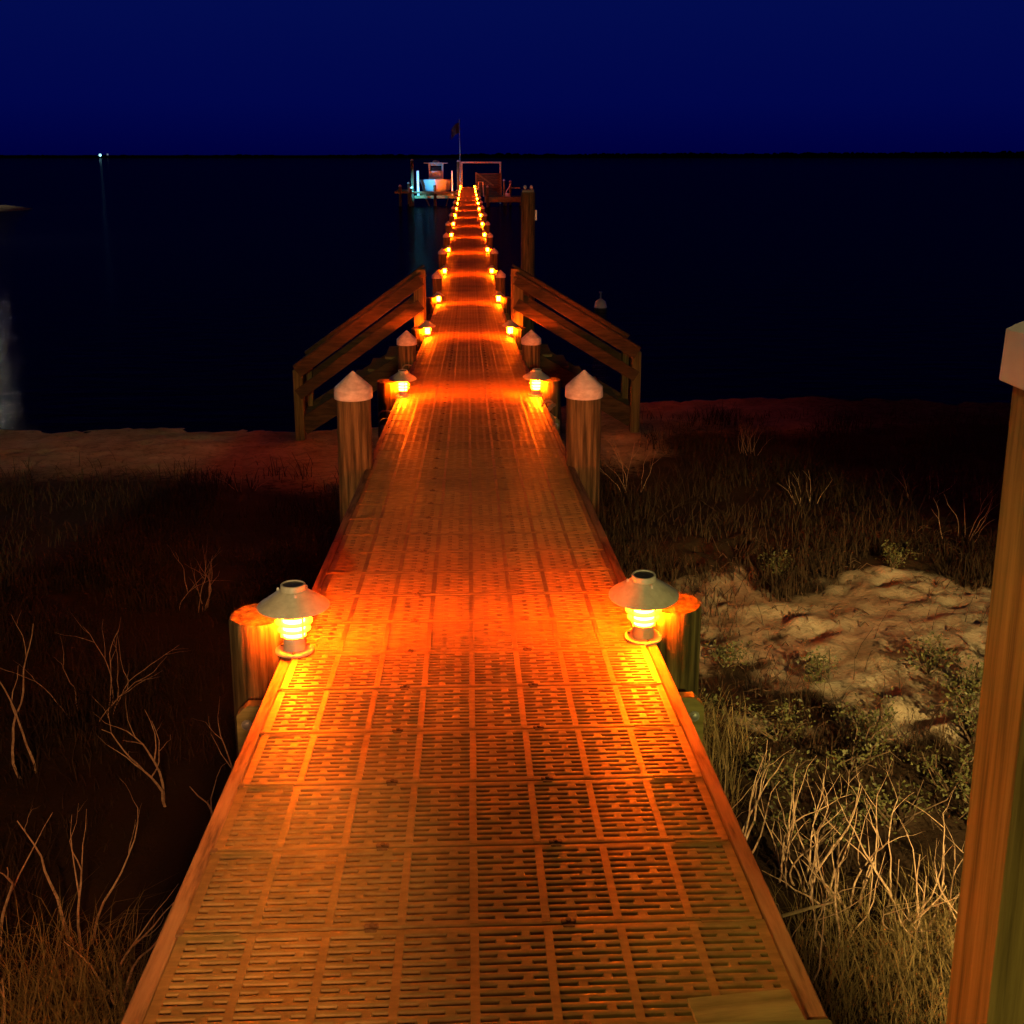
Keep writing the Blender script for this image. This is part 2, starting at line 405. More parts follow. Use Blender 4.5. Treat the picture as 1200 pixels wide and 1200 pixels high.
# rim boards, stringers
D0 = 1.69; segs = [D0, 4.95, 8.72, 12.7, 15.8]+[15.8+6.1*i for i in range(1, 14)]
segs = [s for s in segs if s < 96]+[97]
for sx in (-1, 1):
    for a, b in zip(segs, segs[1:]):
        m_ = MB(); a2, b2 = a+.006, b-.006; cuts = [a2]+[c for c in (3.6,9.7,15.8,21.9,25) if a2 < c < b2]+[b2]
        xi, xo = sx*(HW+.003), sx*(HW+.042)
        dz = pr.uniform(-.004,.004); dx = sx*pr.uniform(0,.004)
        prof = [(xi,-.20),(xi,-.009),(xi+sx*.004,-.005),(xo-sx*.004,-.005),(xo,-.009),(xo,-.20)]
        vs = []
        for c in cuts: vs += [(x+dx, c, z+dz+deckz(c)) for x, z in prof]
        fs = [tuple(range(6)), tuple(len(vs)-1-i for i in range(6))]
        for i in range(len(cuts)-1):
            for q in range(6): fs.append((i*6+q, i*6+(q+1)%6, (i+1)*6+(q+1)%6, (i+1)*6+q))
        m_.add(vs, fs); pbuild(m_, 'rim_board', M['rim'])
for x in (-.5, 0, .5):
    m_ = MB(); cuts = [1.0,3.6,9.7,15.8,21.9,25,97]
    vs = []
    for c in cuts: vs += [(x-.02,c,deckz(c)-.23),(x-.02,c,deckz(c)-.026),(x+.02,c,deckz(c)-.026),(x+.02,c,deckz(c)-.23)]
    fs = [(0,1,2,3), tuple(len(vs)-1-i for i in range(4))]
    for i in range(len(cuts)-1):
        for q in range(4): fs.append((i*4+q, i*4+(q+1)%4, (i+1)*4+(q+1)%4, (i+1)*4+q))
    m_.add(vs, fs); pbuild(m_, 'stringer', M['rim'])
# cross beams bolted to the pilings under the deck
for k in range(16):
    D = 3.6+6.1*k
    if D > 97: break
    for dd in ((-.17,) if k else (-.17,)):
        z = deckz(D)-.185; y = D+.0+dd+.12
        m_ = MB(); c = .035; X = .82; h = .27
        pf = [(-X,z-h),(X,z-h),(X,z-c),(X-c,z),(-X+c,z),(-X,z-c)]
        vs = [(x,y-.045,q) for x,q in pf]+[(x,y,q) for x,q in pf]
        m_.add(vs, [tuple(range(6)), tuple(range(11,5,-1))]+[(i,6+i,6+(i+1)%6,(i+1)%6) for i in range(6)])
        cb = pbuild(m_, 'cross_beam', M['beam'])
        for sx in (-1, 1):
            if k < 3:
                b_ = MB(); b_.lathe([(.02,0),(.02,.004),(.012,.004),(.012,.012),(.008,.014)], 10, (0,0,0))
                b_.v = [(sx*.785+vx, y-.045-vz-.0005, z-.07+vy) for vx,vy,vz in b_.v]
                pbuild(b_, 'bolt', M['metal'], True, cb)

# ------------------------------------------------------------------ pilings
def piling_body(top, bot, r=.11, seed=0, seg=28):
    m_ = MB(); prn = random.Random(seed); zs = [bot+(top-bot)*i/14 for i in range(15)]; zs[-1] = top-.012
    vs = []; fs = []
    def rr(a, z): return r*(1+.05*noise.noise(Vector((math.cos(a)*1.3, math.sin(a)*1.3, z*.6+seed)))+.018*noise.noise(Vector((math.cos(a)*6, math.sin(a)*6, z*.5+seed*3)))) 
    for z in zs:
        for q in range(seg):
            a = 2*math.pi*q/seg; vs.append((rr(a,z)*math.cos(a), rr(a,z)*math.sin(a), z))
    for q in range(seg):
        a = 2*math.pi*q/seg; vs.append((rr(a,top)*.95*math.cos(a), rr(a,top)*.95*math.sin(a), top))
    n = len(zs)+1
    for i in range(n-1):
        for q in range(seg): fs.append((i*seg+q, i*seg+(q+1)%seg, (i+1)*seg+(q+1)%seg, (i+1)*seg+q))
    fs.append(tuple((n-1)*seg+q for q in range(seg)))
    m_.add(vs, fs); return m_
def cap_mesh(r=.121, sk=.062, h=.105):
    m_ = MB(); m_.lathe([(r-.006,-sk),(r+.001,-sk),(r+.002,-sk+.006),(r,0),(r*.97,.006),(r*.5,h*.55),(r*.1,h-.006),(.006,h)], 32)
    return m_
def piling(x, D, top, label, capped, seed, grp, r=.108, bot=None, lean=(0,0)):
    g = gbase(x, D); bz = (g-.4) if bot is None else bot
    e = empty('piling', (x, D, bz)); tag(e, label, 'piling', grp)
    e.rotation_euler = (lean[0], lean[1], 0)
    o = piling_body(top-bz, 0, r, seed).build('post', M['piling'], e, True)
    if capped:
        c = cap_mesh(r*1.09).build('cap', M['cap'], e, True); c.location = (0,0,top-bz-.004)
        c.rotation_euler = (0,0,seed)
    return e
side = {-1:'left', 1:'right'}
for k in range(16):
    D = 3.6+6.1*k
    for sx in (-1, 1):
        s = side[sx]
        if k == 0:
            lb = 'sawn-off wooden piling behind the nearest lamp, %s side' % s
            piling(sx*(.765 if sx < 0 else .735), D+.12, deckz(D)+(.065 if sx < 0 else .085), lb, False, 1+sx, 'sawn-off pilings beside the lamps')
        elif k <= 13:
            lb = 'sawn-off wooden piling beside the %s lamp from the shore, %s side of the pier' % (ORD[k], s)
            piling(sx*.735, D+.14, deckz(D)+.12, lb, False, k*2+sx+5, 'sawn-off pilings beside the lamps')
tops = {0:(3.0,2.995), 1:(2.29,2.29), 3:(1.73,1.74), 4:(1.74,1.74), 5:(1.70,1.70), 6:(1.72,1.70), 7:(1.74,1.72),8:(1.76,1.74),9:(1.78,1.74),10:(1.8,1.76),11:(1.8,1.8),12:(1.82,2.0)}
n = 0
for k, tp in tops.items():
    D = 6.72+6.1*k-.05
    for sx in (-1, 1):
        t = tp[0 if sx < 0 else 1]-.105
        t = max(t, deckz(D)+.32) if k > 2 else t
        lb = '%s piling with pale conical cap counted from the shore, %s side of the pier' % (ORD[n], side[sx])
        piling(sx*(.728+(.015 if k==1 else 0)), D, t, lb, True, 40+k*2+sx, 'capped pilings along the pier', lean=(R(pr.uniform(-.5,.5)), R(pr.uniform(-.4,.4))))
    n += 1
# tall mooring piling behind the right stair
e = piling(1.05, 19.35, 3.66, 'tall bare wooden piling rising behind the right-hand stairs', False, 90, None, r=.122)
for dx in (-.055, .055):
    a = MB(); a.lathe([(.014,0),(.014,.06),(.03,.07),(.032,.1),(.012,.125)], 12, (dx, -.03, 3.66-e.location.z)); a.build('reflector', M['cap_clean'], e, True)
a = MB(); a.box(-.11,.11,-.06,.09,3.66-e.location.z+.0,3.66-e.location.z+.05,0,.01); a.build('top_block', M['lamp_dark'], e)
a = MB(); a.box(.115,.16,-.05,.05,3.18-e.location.z,3.36-e.location.z,0,.01); a.build('bracket', M['metal'], e)

# ------------------------------------------------------------------ lamps
def make_lamp():
    e = empty('dock_lamp')
    def P(prof, name, mat, seg=32, c=(0,0,0), par=None):
        a = MB(); a.lathe(prof, seg, c); return a.build(name, mat, par or e, True)
    P([(.064,0),(.066,.002),(.066,.008),(.062,.011),(.04,.012)], 'base_flange', M['lamp'])
    P([(.038,.011),(.0375,.052),(.041,.054),(.041,.06),(.036,.061)], 'column', M['lamp'])
    a = MB()
    for q in range(3):
        t = R(35+120*q); a.lathe([(.0055,.011),(.0055,.0145),(.003,.016)], 8, (.052*math.cos(t), .052*math.sin(t), 0))
    a.lathe([(.004,0),(.004,.004)], 8, (0,0,0)); 
    a.build('screws', M['lamp_dark'], e, True)
    P([(.036,.061),(.038,.066),(.038,.150),(.036,.155)], 'lens', M['glow'], 24)
    for z, r in ((.083,.057),(.110,.064),(.137,.060)):
        P([(.0390,z+.0005),(.0390,z+.002),(r,z+.0005),(r+.001,z-.0005),(r-.001,z-.0015),(.0390,z+.0005)], 'louvre_ring', M['lamp'])
    for q in range(3):
        a = MB(); t = R(80+120*q); a.tube([(.044*math.cos(t), .044*math.sin(t), .056), (.044*math.cos(t), .044*math.sin(t), .165)], .003, 6)
        a.build('rod', M['lamp'], e, True)
    P([(.120,.163),(.1235,.164),(.1235,.168),(.118,.173),(.085,.196),(.05,.220),(.044,.224),(.04,.224),(.045,.218),(.082,.190),(.118,.168),(.120,.163)], 'shade', M['lamp'], 40)
    kb = P([(.043,.222),(.043,.241),(.041,.244),(.036,.2445),(.0355,.240)], 'collar', M['lamp'], 28)
    a = MB(); a.lathe([(.001,.2405),(.0355,.2405),(.0355,.237)], 24, cap=False); a.build('solar_top', M['lamp_dark'], kb, True)
    a = MB()
    for q in range(3):
        t = R(-75+120*q); a.lathe([(.0045,0),(.0045,.012),(.002,.014)], 8, (.056*math.cos(t), .056*math.sin(t), .212))
    a.build('shade_screws', M['cap'], e, True)
    return e
proto = make_lamp()
for k in range(16):
    D = 3.6+6.1*k
    for sx in (-1, 1):
        o = proto if (k == 0 and sx == -1) else copy_tree(proto)
        Dk = D-(.07 if (k == 0 and sx < 0) else 0); xk = sx*(.612 if k == 0 else .60)
        if k == 15: Dk = 94.6; 
        o.location = (xk, Dk, deckz(Dk)+.0035); 
        sl = math.atan2(deckz(Dk+.1)-deckz(Dk-.1), .2)
        o.rotation_euler = (sl*.6, R(pr.uniform(-1,1)), pr.uniform(0,6.28) if k else (0 if sx < 0 else 2.2))
        w = 'nearest' if k == 0 else ORD[k]
        tag(o, 'amber louvred lamp, %s from the shore on the %s pier edge' % (w, side[sx]), 'lamp', 'amber lamps along the pier edges')

# ------------------------------------------------------------------ stairs
def stairs(sx, xb, gb, ptop):
    s = side[sx]
    e = empty('stairs', (sx*.66, 16.3, deckz(16.5)))
    tag(e, 'wooden stairs with sloping two-board railings leading down from the %s side of the pier' % s, 'stairs')
    O = Vector(e.location)
    def bd(m_, name, mat=M['board'], par=None):
        m_.v = [tuple(Vector(v)-O) for v in m_.v]; return m_.build(name, mat, par or e)
    Dn, Df = 16.22, 17.22; x0 = sx*.74; dz0 = deckz(16.5)
    for D in (Dn, Df):
        h = 0 if D == Dn else .02
        # top post, bottom post (square)
        a = MB(); a.box(x0-.07, x0+.07, D-.07, D+.07, gbase(sx*.7, D)-.3, dz0+.87+h, 0, .008); bd(a, 'top_post', M['post'])
        a = MB(); X = sx*xb; a.box(X-.07, X+.07, D-.10, D+.06, gb-.25, ptop-.01, 0, .008); bd(a, 'bottom_post', M['post'])
        rt = (dz0+.90); rb = ptop+.04
        up = (0,0,1); yn = D-.09 if D == Dn else D+.09
        A = Vector((sx*.70, yn, rt-.085+.03)); B = Vector((sx*(xb-.0), yn, rb-.085))
        a = MB(); a.bar(A, B, .04, .17, 0, c=.006); bd(a, 'handrail')
        a = MB(); a.bar(A+Vector((0,.022,.092)), B+Vector((sx*.05,.022,.092)), .14, .036, 0, c=.006); bd(a, 'rail_cap')
        a = MB(); a.bar(A-Vector((0,0,.36)), B-Vector((0,0,.34)), .04, .17, 0, c=.006); bd(a, 'mid_rail')
        a = MB(); a.bar((sx*.66, D, dz0-.20), (sx*(xb-.03), D, gb+.06), .045, .27, 0, c=.006); bd(a, 'stringer')
    nst = 7
    for i in range(nst):
        t = (i+.6)/nst; x = sx*(.70+(xb-.72)*t); z = dz0-.02+(gb+.12-dz0)*t
        a = MB(); a.box(x-.14, x+.14, Dn+.025, Df-.025, z-.038, z, 0, .005); bd(a, 'tread', M['beam'])
    return e
stairs(-1, 2.56, .22, 1.18)
stairs(1, 2.52, .30, 1.42)

# post at the near right corner: square, white pyramid cap, bolted rail foot
e = empty('railing_post', (.812, 1.60, .9)); tag(e, 'large square wooden post with white cap at the right edge of the picture', 'post')
a = MB(); zt = 3.965; W_ = .142
a.box(.012, W_, -W_, 0, 0, zt-.9, 0, .006); a.build('post', M['post'], e)
a = MB(); z = zt-.9
x0, x1, y0, y1 = .0, W_+.012, -W_-.012, .012
rings = [(0,z-.002),(-.001,z),(0.001,z+.078),(.012,z+.088),(.07,z+.128),(.078,z+.13)]
vs = []
for ins, zz in rings: vs += [(x0+ins,y0+ins,zz),(x1-ins,y0+ins,zz),(x1-ins,y1-ins,zz),(x0+ins,y1-ins,zz)]
fs = [(3,2,1,0), tuple(range(20,24))]
for i in range(5):
    for q in range(4): fs.append((i*4+q, i*4+(q+1)%4, (i+1)*4+(q+1)%4, (i+1)*4+q))
a.add(vs, fs); a.build('cap', M['cap_clean'], e)

# pale board end at the very start of the decking, right side
a = MB(); a.box(-.10,.10,-.14,.03,0,.006,0,.002)
o = a.build('threshold_board', M['beam'], pier); o.location = (.50, 1.72-1.5, deckz(1.70)+.003-deckz(1.5)); o.rotation_euler = (-.068,0,.08)

# rope and cleats on the rim boards
def local(mb_, loc): mb_.v = [tuple(Vector(v)-Vector(loc)) for v in mb_.v]
pts = []
for i in range(60):
    t = i/59; D = 9.1-1.6*t
    pts.append((.668+.022*math.sin(t*17)+(.03*math.sin(t*40) if t<.3 else 0), D, deckz(D)-.03+.035*math.sin(t*23)+.03*math.cos(t*9)-.05*t))
a = MB(); a.tube(pts, .009, 7); a.tube([(p[0]+.014*math.sin(i*.7), p[1]-.02, p[2]+.014*math.cos(i*.7)) for i, p in enumerate(pts[:40])], .008, 7)
a.tube([(.668+.045*math.sin(q*.5), 9.1+.03*math.sin(q*.5), deckz(9.1)+.0+.045*math.cos(q*.5)) for q in range(26)], .009, 7)
l = (.668, 9.1, deckz(9.1)); local(a, l); tag(a.build('rope', M['rope'], loc=l, smooth=True), 'loose rope looped over the right rim board just before the second lamp', 'rope')
def hook(sx, D, label):
    e = empty('rope_hook', (sx*.652, D, deckz(D)-.02)); tag(e, label, 'hook')
    a = MB(); a.box(-.004 if sx>0 else -.006, .006 if sx>0 else .004, -.02,.02,-.05,.01,0); a.build('plate', M['metal'], e)
    a = MB(); a.tube([(0,0,.0),(sx*.04,0,.012),(sx*.08,0,.01),(sx*.105,0,-.012),(sx*.11,0,-.035)], .008, 7); a.build('hook_arm', M['rope'], e, True)
hook(-1, 8.95, 'small curved hook on the left rim board before the second lamp')
hook(-1, 12.35, 'small curved hook on the left rim board beside the second capped piling')

# ------------------------------------------------------------------ pier head
HE = 97.0
hd = empty('boat_lift', (-2.75, 99, .9)); tag(hd, 'boat lift with beams, cradle and guide posts at the left of the pier end', 'boat lift')
O = Vector(hd.location)
def hb(m_, name, mat, par=hd, o=O, sm=False):
    m_.v = [tuple(Vector(v)-Vector(o)) for v in m_.v]; return m_.build(name, mat, par, sm)
a = MB(); a.box(-4.55,-1.0,95.9,96.15,.62,.86); hb(a, 'cradle_beam', M['beam'])
a = MB(); a.box(-4.55,-1.0,101,101.25,.62,.86); hb(a, 'cradle_beam', M['beam'])
a = MB(); a.box(-6.2,-.75,94.9,95.05,1.06,1.24); hb(a, 'walkway_beam', M['beam'])
a = MB(); a.box(-6.2,-4.75,95.06,101,1.18,1.25); hb(a, 'side_walkway', M['beam'])
a = MB(); a.bar((-3.75,95.6,1.05),(-3.2,95.6,-.2),.12,.12); hb(a, 'brace', M['post'])
a = MB(); a.bar((-1.55,95.6,1.05),(-1.9,95.6,-.2),.12,.12); hb(a, 'brace', M['post'])
for x, mt in ((-4.25,M['white']),(-1.32,M['white'])):
    a = MB(); a.bar((x,96.3,.8),(x,96.3,2.95),.2 if x < -2 else .12,.12,up=(0,1,0)); hb(a, 'guide_post', mt)
# pilings of the lift and dock
def fp(x, D, top, label, cap=True, r=.125, grp='pilings around the boat lift'):
    piling(x, D, top, label, cap, int(abs(x)*10)+7, grp, r=r, bot=-2.2)
fp(-4.72, 96, 3.85, 'tall capped piling left of the white boat')
fp(-.80, 97.6, 3.75, 'tall capped piling between the white boat and the flagpole')
fp(-2.78, 95.3, 1.75, 'short dark piling in front of the middle of the boat', False, .13)
fp(-5.72, 95, 1.72, 'short capped piling, leftmost at the pier end')
fp(-5.2, 99, 1.85, 'short capped piling behind the leftmost one')
fp(-4.85, 94.8, 1.62, 'short pale capped piling lit blue beside the boat')
fp(3.15, 96.3, 2.15, 'slim capped piling right of the wooden screen', r=.085, grp='pilings of the low right platform')
fp(3.72, 97.2, 2.05, 'capped piling further right on the low platform', r=.11, grp='pilings of the low right platform')
fp(1.65, 93, 1.7, 'leaning pale capped piling right of the pier near its end', r=.1, grp=None)

# boat, bow to the camera
bt = empty('boat', (-2.78, 96.3, .9)); tag(bt, 'white centre console boat with T-top, raised on the lift at the pier end', 'boat')
secs = []
# (y, half beam at sheer, half beam at chine, sheer z, chine z, keel z)
for (y, hbm, hc, zs, zc, zk) in ((0,.05,.03,1.32,1.15,1.0),(.25,.5,.22,1.30,.62,.38),(.7,.98,.6,1.27,.42,.12),(1.5,1.32,1.0,1.2,.34,.02),(3,1.42,1.18,1.1,.3,0),(5,1.42,1.2,1.02,.28,0),(6.6,1.36,1.16,1.0,.28,.02)):
    secs.append([(-hbm+.06,y,zs+.03),(-hbm,y,zs),(-(hbm*.55+hc*.45),y,(zs+zc)/2+.1),(-hc,y,zc),(0,y,zk),(hc,y,zc),(hbm*.55+hc*.45,y,(zs+zc)/2+.1),(hbm,y,zs),(hbm-.06,y,zs+.03)])
a = MB(); vs = [p for s in secs for p in s]; fs = []
for i in range(len(secs)-1):
    for j in range(8): fs.append((i*9+j, i*9+j+1, (i+1)*9+j+1, (i+1)*9+j))
fs.append(tuple(range(9))); fs.append(tuple(len(vs)-1-j for j in range(9)))
fs += [(i*9, i*9+8, (i+1)*9+8, (i+1)*9) for i in range(len(secs)-1)]
a.add(vs, fs); a.build('hull', M['hull'], bt, True)
a = MB()
for sx in (-1,1): a.tube([(sx*s[8][0]*1.05, s[0][1], s[8][2]-.02) for s in secs], .035, 6)
a.build('rub_rail', M['metal'], bt, True)
a = MB(); a.box(-.5,.5,2.6,3.6,1.0,2.0,0,.08); cs = a.build('console', M['white'], bt)
a = MB(); a.add([(-.5,2.62,1.98),(.5,2.62,1.98),(.45,2.85,2.35),(-.45,2.85,2.35),(-.5,2.66,1.98),(.5,2.66,1.98),(.45,2.89,2.35),(-.45,2.89,2.35)],[(0,1,2,3),(4,7,6,5),(0,4,5,1),(2,6,7,3),(1,5,6,2),(0,3,7,4)]); a.build('windshield', M['glass'], bt)
a = MB(); a.box(-1.05,1.05,2.1,4.2,2.62,2.70,0,.03); tt = a.build('t_top', M['white'], bt)
a = MB(); a.lathe([(.3,0),(.3,.12),(.2,.2)], 16, (0,3.2,2.705)); a.build('radar_dome', M['white'], bt, True)
for sx in (-1,1):
    for y in (2.5,3.7):
        a = MB(); a.tube([(sx*.55,y,1.1),(sx*.6,y,2.66)], .07, 6); a.build('t_top_leg', M['white'], bt, True)
a = MB(); a.tube([(-.6,2.45,1.55),(.6,2.45,1.55)], .06, 6); a.tube([(-.6,2.45,2.5),(.6,2.45,2.5)], .04, 6); a.build('cross_rail', M['white'], bt, True)
a = MB(); a.box(-.3,.3,6.55,7.1,.7,1.7,0,.06); a.build('outboard_motor', M['white'], bt)
# blue dock light
e = empty('dock_floodlight', (-4.95, 94.55, 1.5)); tag(e, 'small blue-white light shining on the boat from the left dock', 'light')
a = MB(); a.box(-.03,.03,-.02,.03,-.35,.0); a.build('bracket', M['metal'], e)
a = MB(); a.box(-.02,.12,-.04,.07,0,.1,0,.01); a.build('housing', M['metal'], e)
a = MB(); a.box(-.045,.045,.021,.03,-.045,.045); ln = a.build('lens', M['blue_light'], e); ln.location = (.14,.08,.05); ln.rotation_euler = (0,0,R(-38))

# flagpole with limp flag
e = empty('flagpole', (-.62, 96.8, 1.5)); tag(e, 'thin pale flagpole with a small limp flag at the pier end', 'flagpole')
a = MB(); a.tube([(0,0,-.3),(0.0,0,3),(-.04,0,5.75)], [.05,.045,.03], 8); a.build('pole', M['metal'], e, True)
a = MB(); vs = []; 
for i in range(9):
    for j in range(5):
        vs.append((-.06-.085*i, .06*math.sin(i*1.1+j*.4), 5.45-.22*j-.018*i*i*.5))
fs = [(i*5+j, i*5+j+1, (i+1)*5+j+1, (i+1)*5+j) for i in range(8) for j in range(4)]
nv = len(vs); vs += [(x, y+.012, z) for x, y, z in vs]; fs += [tuple(nv+q for q in f[::-1]) for f in fs]
a.add(vs, fs); a.build('flag', M['flag'], e, True)
a = MB(); a.lathe([(.001,-.04),(.04,0),(.001,.04)], 8, (-.04,0,5.78)); a.build('finial', M['metal'], e, True)

# low platform, wood screen, frame on the right
e = empty('low_platform', (3.2, 97, .5)); tag(e, 'low wooden platform right of the pier end', 'platform')
a = MB(); a.box(-1.7,1.5,-1.2,3,.02,.2); a.build('deck', M['beam'], e)
a = MB(); a.box(-1.75,1.52,-1.3,-1.2,-.22,.22); a.build('fascia', M['beam'], e)
for x in (-1.4,.1,1.35):
    a = MB(); a.lathe([(.1,-2.4),(.1,-.0)], 12, (x,-1.0,0)); a.build('leg', M['piling'], e, True)
e = empty('wooden_screen', (1.85, 98.6, .72)); tag(e, 'brown boarded wooden screen with a diagonal brace right of the pier end', 'screen')
for i in range(9):
    a = MB(); a.box(-1.1, 1.1, -.03+.004*(i%2), .03, .22*i, .22*i+.205); a.build('board', M['board'], e)
a = MB(); a.bar((-1.1,-.06,2.0),(.45,-.06,.9),.05,.13); a.build('diagonal_brace', M['post'], e)
for x in (-1.1,1.1):
    a = MB(); a.box(x-.06,x+.06,-.10,-.035,-.0,2.05); a.build('upright', M['post'], e)
e = empty('lift_frame', (1.2, 99.5, .7)); tag(e, 'tall pale metal frame with a long top bar behind the wooden screen', 'frame')
a = MB(); a.box(-1.75,1.8,-.06,.06,2.84,2.98); a.build('top_bar', M['metal'], e)
for x in (-1.7,1.72):
    a = MB(); a.box(x-.07,x+.07,-.05,.05,-2.5,2.835); a.build('leg', M['metal'], e)
e = empty('ladder_rail', (1.12, 96.2, .75)); tag(e, 'small looped handrail lit orange at the right corner of the pier end', 'handrail')
for y in (0, .45):
    a = MB(); a.tube([(-.18,y,0),(-.18,y,1.25),(.2,y,1.25),(.26,y,0)], .045, 6); a.build('rail_loop', M['white'], e, True)
a = MB()
for i in range(4): a.tube([(-.18,0,.2+.28*i),(-.18,.45,.2+.28*i)], .02, 6)
a.build('rungs', M['white'], e, True)
e = empty('mooring_line', (3.45, 95.9, .73)); tag(e, 'pale coil of rope on the low platform between two capped pilings', 'rope')
a = MB(); a.tube([(.22*math.cos(t*.4)*(1-.006*t), .2*math.sin(t*.4), .03+.005*t) for t in range(60)], .035, 6); a.build('coil', M['white'], e, True)
a = MB(); a.tube([(-.2,0,.2),(-.1,0,.5),(.1,.1,.8),(.3,.2,1.2)], .035, 6); a.build('rope_end', M['white'], e, True)
a = MB(); a.box(3.75,4.55,96.6,96.75,1.42,1.54); 
l = (4.1,96.7,1.48); local(a, l); tag(a.build('cleat_board', M['beam'], loc=l), 'short yellowish board fixed level to the rightmost capped piling', 'board')
# buoy
e = empty('mooring_buoy', (3.8, 31.3, 0)); tag(e, 'faint pinkish white mooring buoy on the dark water at right', 'buoy')
a = MB(); a.lathe([(.02,-.2),(.17,-.12),(.19,.02),(.15,.17),(.05,.25)], 16); a.build('float', M['buoy'], e, True)
a = MB(); a.lathe([(.025,.24),(.025,.40),(.05,.42),(.05,.46)], 8); a.build('top_ring', M['metal'], e, True)

# neighbour's dock light, beyond the left edge of the frame
e = empty('neighbour_light', (-25.15, 56, -1.5)); tag(e, 'white light on a pole over the water at the far left', 'light')
a = MB(); a.tube([(0,0,0),(0,0,7.3)], .08, 8); a.build('pole', M['metal'], e, True)
a = MB(); a.lathe([(.05,-.2),(.17,-.12),(.2,0),(.17,.12),(.05,.2)], 14, (0,0,7.6)); a.build('globe', M['neighbour_light'], e, True)
e = empty('neighbour_light', (-47.5, 90, .2)); tag(e, 'low white lamp on the sand spit beyond the left edge', 'light')
a = MB(); a.tube([(0,0,-.5),(0,0,3.8)], .05, 8); a.build('pole', M['metal'], e, True)
a = MB(); a.lathe([(.05,-.1),(.12,-.06),(.14,0),(.12,.06),(.05,.1)], 14, (0,0,3.9)); a.build('globe', M['spit_light'], e, True)

# ------------------------------------------------------------------ plants
def stick(m_, p, d, length, r, pr, depth, kink=.34, seg=5):
    pts = [Vector(p)]; rads = [r]; n = max(4, int(length/.06)); st = length/n; d = Vector(d).normalized()
    sub = []
    for i in range(n):
        d = (d+Vector((pr.gauss(0,kink), pr.gauss(0,kink), pr.gauss(.03,kink*.5)))*.5).normalized()
        pts.append(pts[-1]+d*st); rads.append(r*(1-.75*(i+1)/n))
        if depth and i > n*.25 and pr.random() < .38: sub.append((pts[-1].copy(), d.copy(), rads[-1], 1-i/n))
    m_.tube(pts, rads, seg)
    for q, dd, rr, fr_ in sub[:4]:
        a = pr.uniform(0, 6.28); off = Vector((math.cos(a), math.sin(a), pr.uniform(-.1,.5)))
        stick(m_, q, dd+off*.75, length*(.3+.35*fr_)*pr.uniform(.6,1.1), rr*.8, pr, depth-1, kink, seg)
def stalk_plant(x, D, h, label, grp, seed, nst=3, r=.004, lean=.25, mat='twig', name='dry_shrub', depth=2, spread=.05):
    pr_ = random.Random(seed); z = gz(x, D)-.02; m_ = MB()
    for i in range(nst):
        a = pr_.uniform(0, 6.28); l = lean*pr_.uniform(.3,1.3)
        stick(m_, (spread*math.cos(a), spread*math.sin(a), 0), (l*math.cos(a), l*math.sin(a)*.6, 1), h*pr_.uniform(.65,1.05), r*pr_.uniform(.8,1.15), pr_, depth)
    o = m_.build(name, M[mat], None, True, (x, D, z)); tag(o, label, 'shrub', grp); return o
def blade(m_, p, h, w, pr_, bend=.5):
    a = pr_.uniform(0, 6.28); dx, dy = math.cos(a), math.sin(a); px, py = -dy*w, dx*w; b = bend*pr_.uniform(.2,1.3)*h
    x, y, z = p
    q = [(0,0),(b*.18,.4*h),(b*.55,.78*h),(b,h*(1-.25*b/h))]
    vs = []
    for i, (o_, hh) in enumerate(q[:3]):
        f = 1-.25*i; vs += [(x+dx*o_-px*f, y+dy*o_-py*f, z+hh), (x+dx*o_+px*f, y+dy*o_+py*f, z+hh)]
    vs.append((x+dx*q[3][0], y+dy*q[3][0], z+q[3][1]))
    m_.add(vs, [(0,1,3,2),(2,3,5,4),(4,5,6)])
def tuft(x, D, r, h, n_, label, seed, mat='grass', grp=None):
    pr_ = random.Random(seed); m_ = MB(); z0 = gz(x, D)
    for i in range(n_):
        a = pr_.uniform(0, 6.28); q = r*math.sqrt(pr_.random()); ox, oy = q*math.cos(a), q*math.sin(a)
        blade(m_, (ox, oy, gbase(x+ox, D+oy)-gbase(x, D)-.02), h*pr_.uniform(.4,1.1), .0022, pr_, 1.0)
    tag(m_.build('grass_tuft', M[mat], None, False, (x, D, z0)), label, 'grass', grp)
# left: separate dead stalks standing out of the dark
GL = 'dead stalks left of the boardwalk'
L_ = [(-2.42,4.45,1.0,4,'tall forked dead shrub at the left edge of the picture'),
      (-2.35,5.35,.85,2,'pair of thin dead stalks standing clear, upper left of the near lamp stalks'),
      (-1.62,5.05,.78,2,'thin zigzag dead stalk close to the left rim board'),
      (-1.98,3.9,.75,3,'dead shrub with several upright forks left of the grass tuft'),
      (-1.62,3.95,.62,3,'branching dead shrub between the grass tuft and the boardwalk'),
      (-1.35,3.55,.5,3,'low twiggy dead shrub against the left rim board'),
      (-1.75,3.25,.42,5,'sprawling dead shrub in the bottom left corner'),
      (-2.15,3.45,.5,4,'fan of dead twigs by the bottom left edge'),
      (-1.25,4.75,.55,2,'bent leafless stalk right beside the near left piling'),
      (-2.3,4.0,.6,4,'spreading dead shrub low at the left edge of the picture')]
for i, (x, D, h, n_, lb) in enumerate(L_): stalk_plant(x, D, h, lb, GL, 100+i, n_, .0074, .35)
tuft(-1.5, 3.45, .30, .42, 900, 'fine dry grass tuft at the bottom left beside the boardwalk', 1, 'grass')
tuft(-2.0, 3.9, .3, .35, 500, 'sparse dry grass among the stalks at left', 2, 'brush')
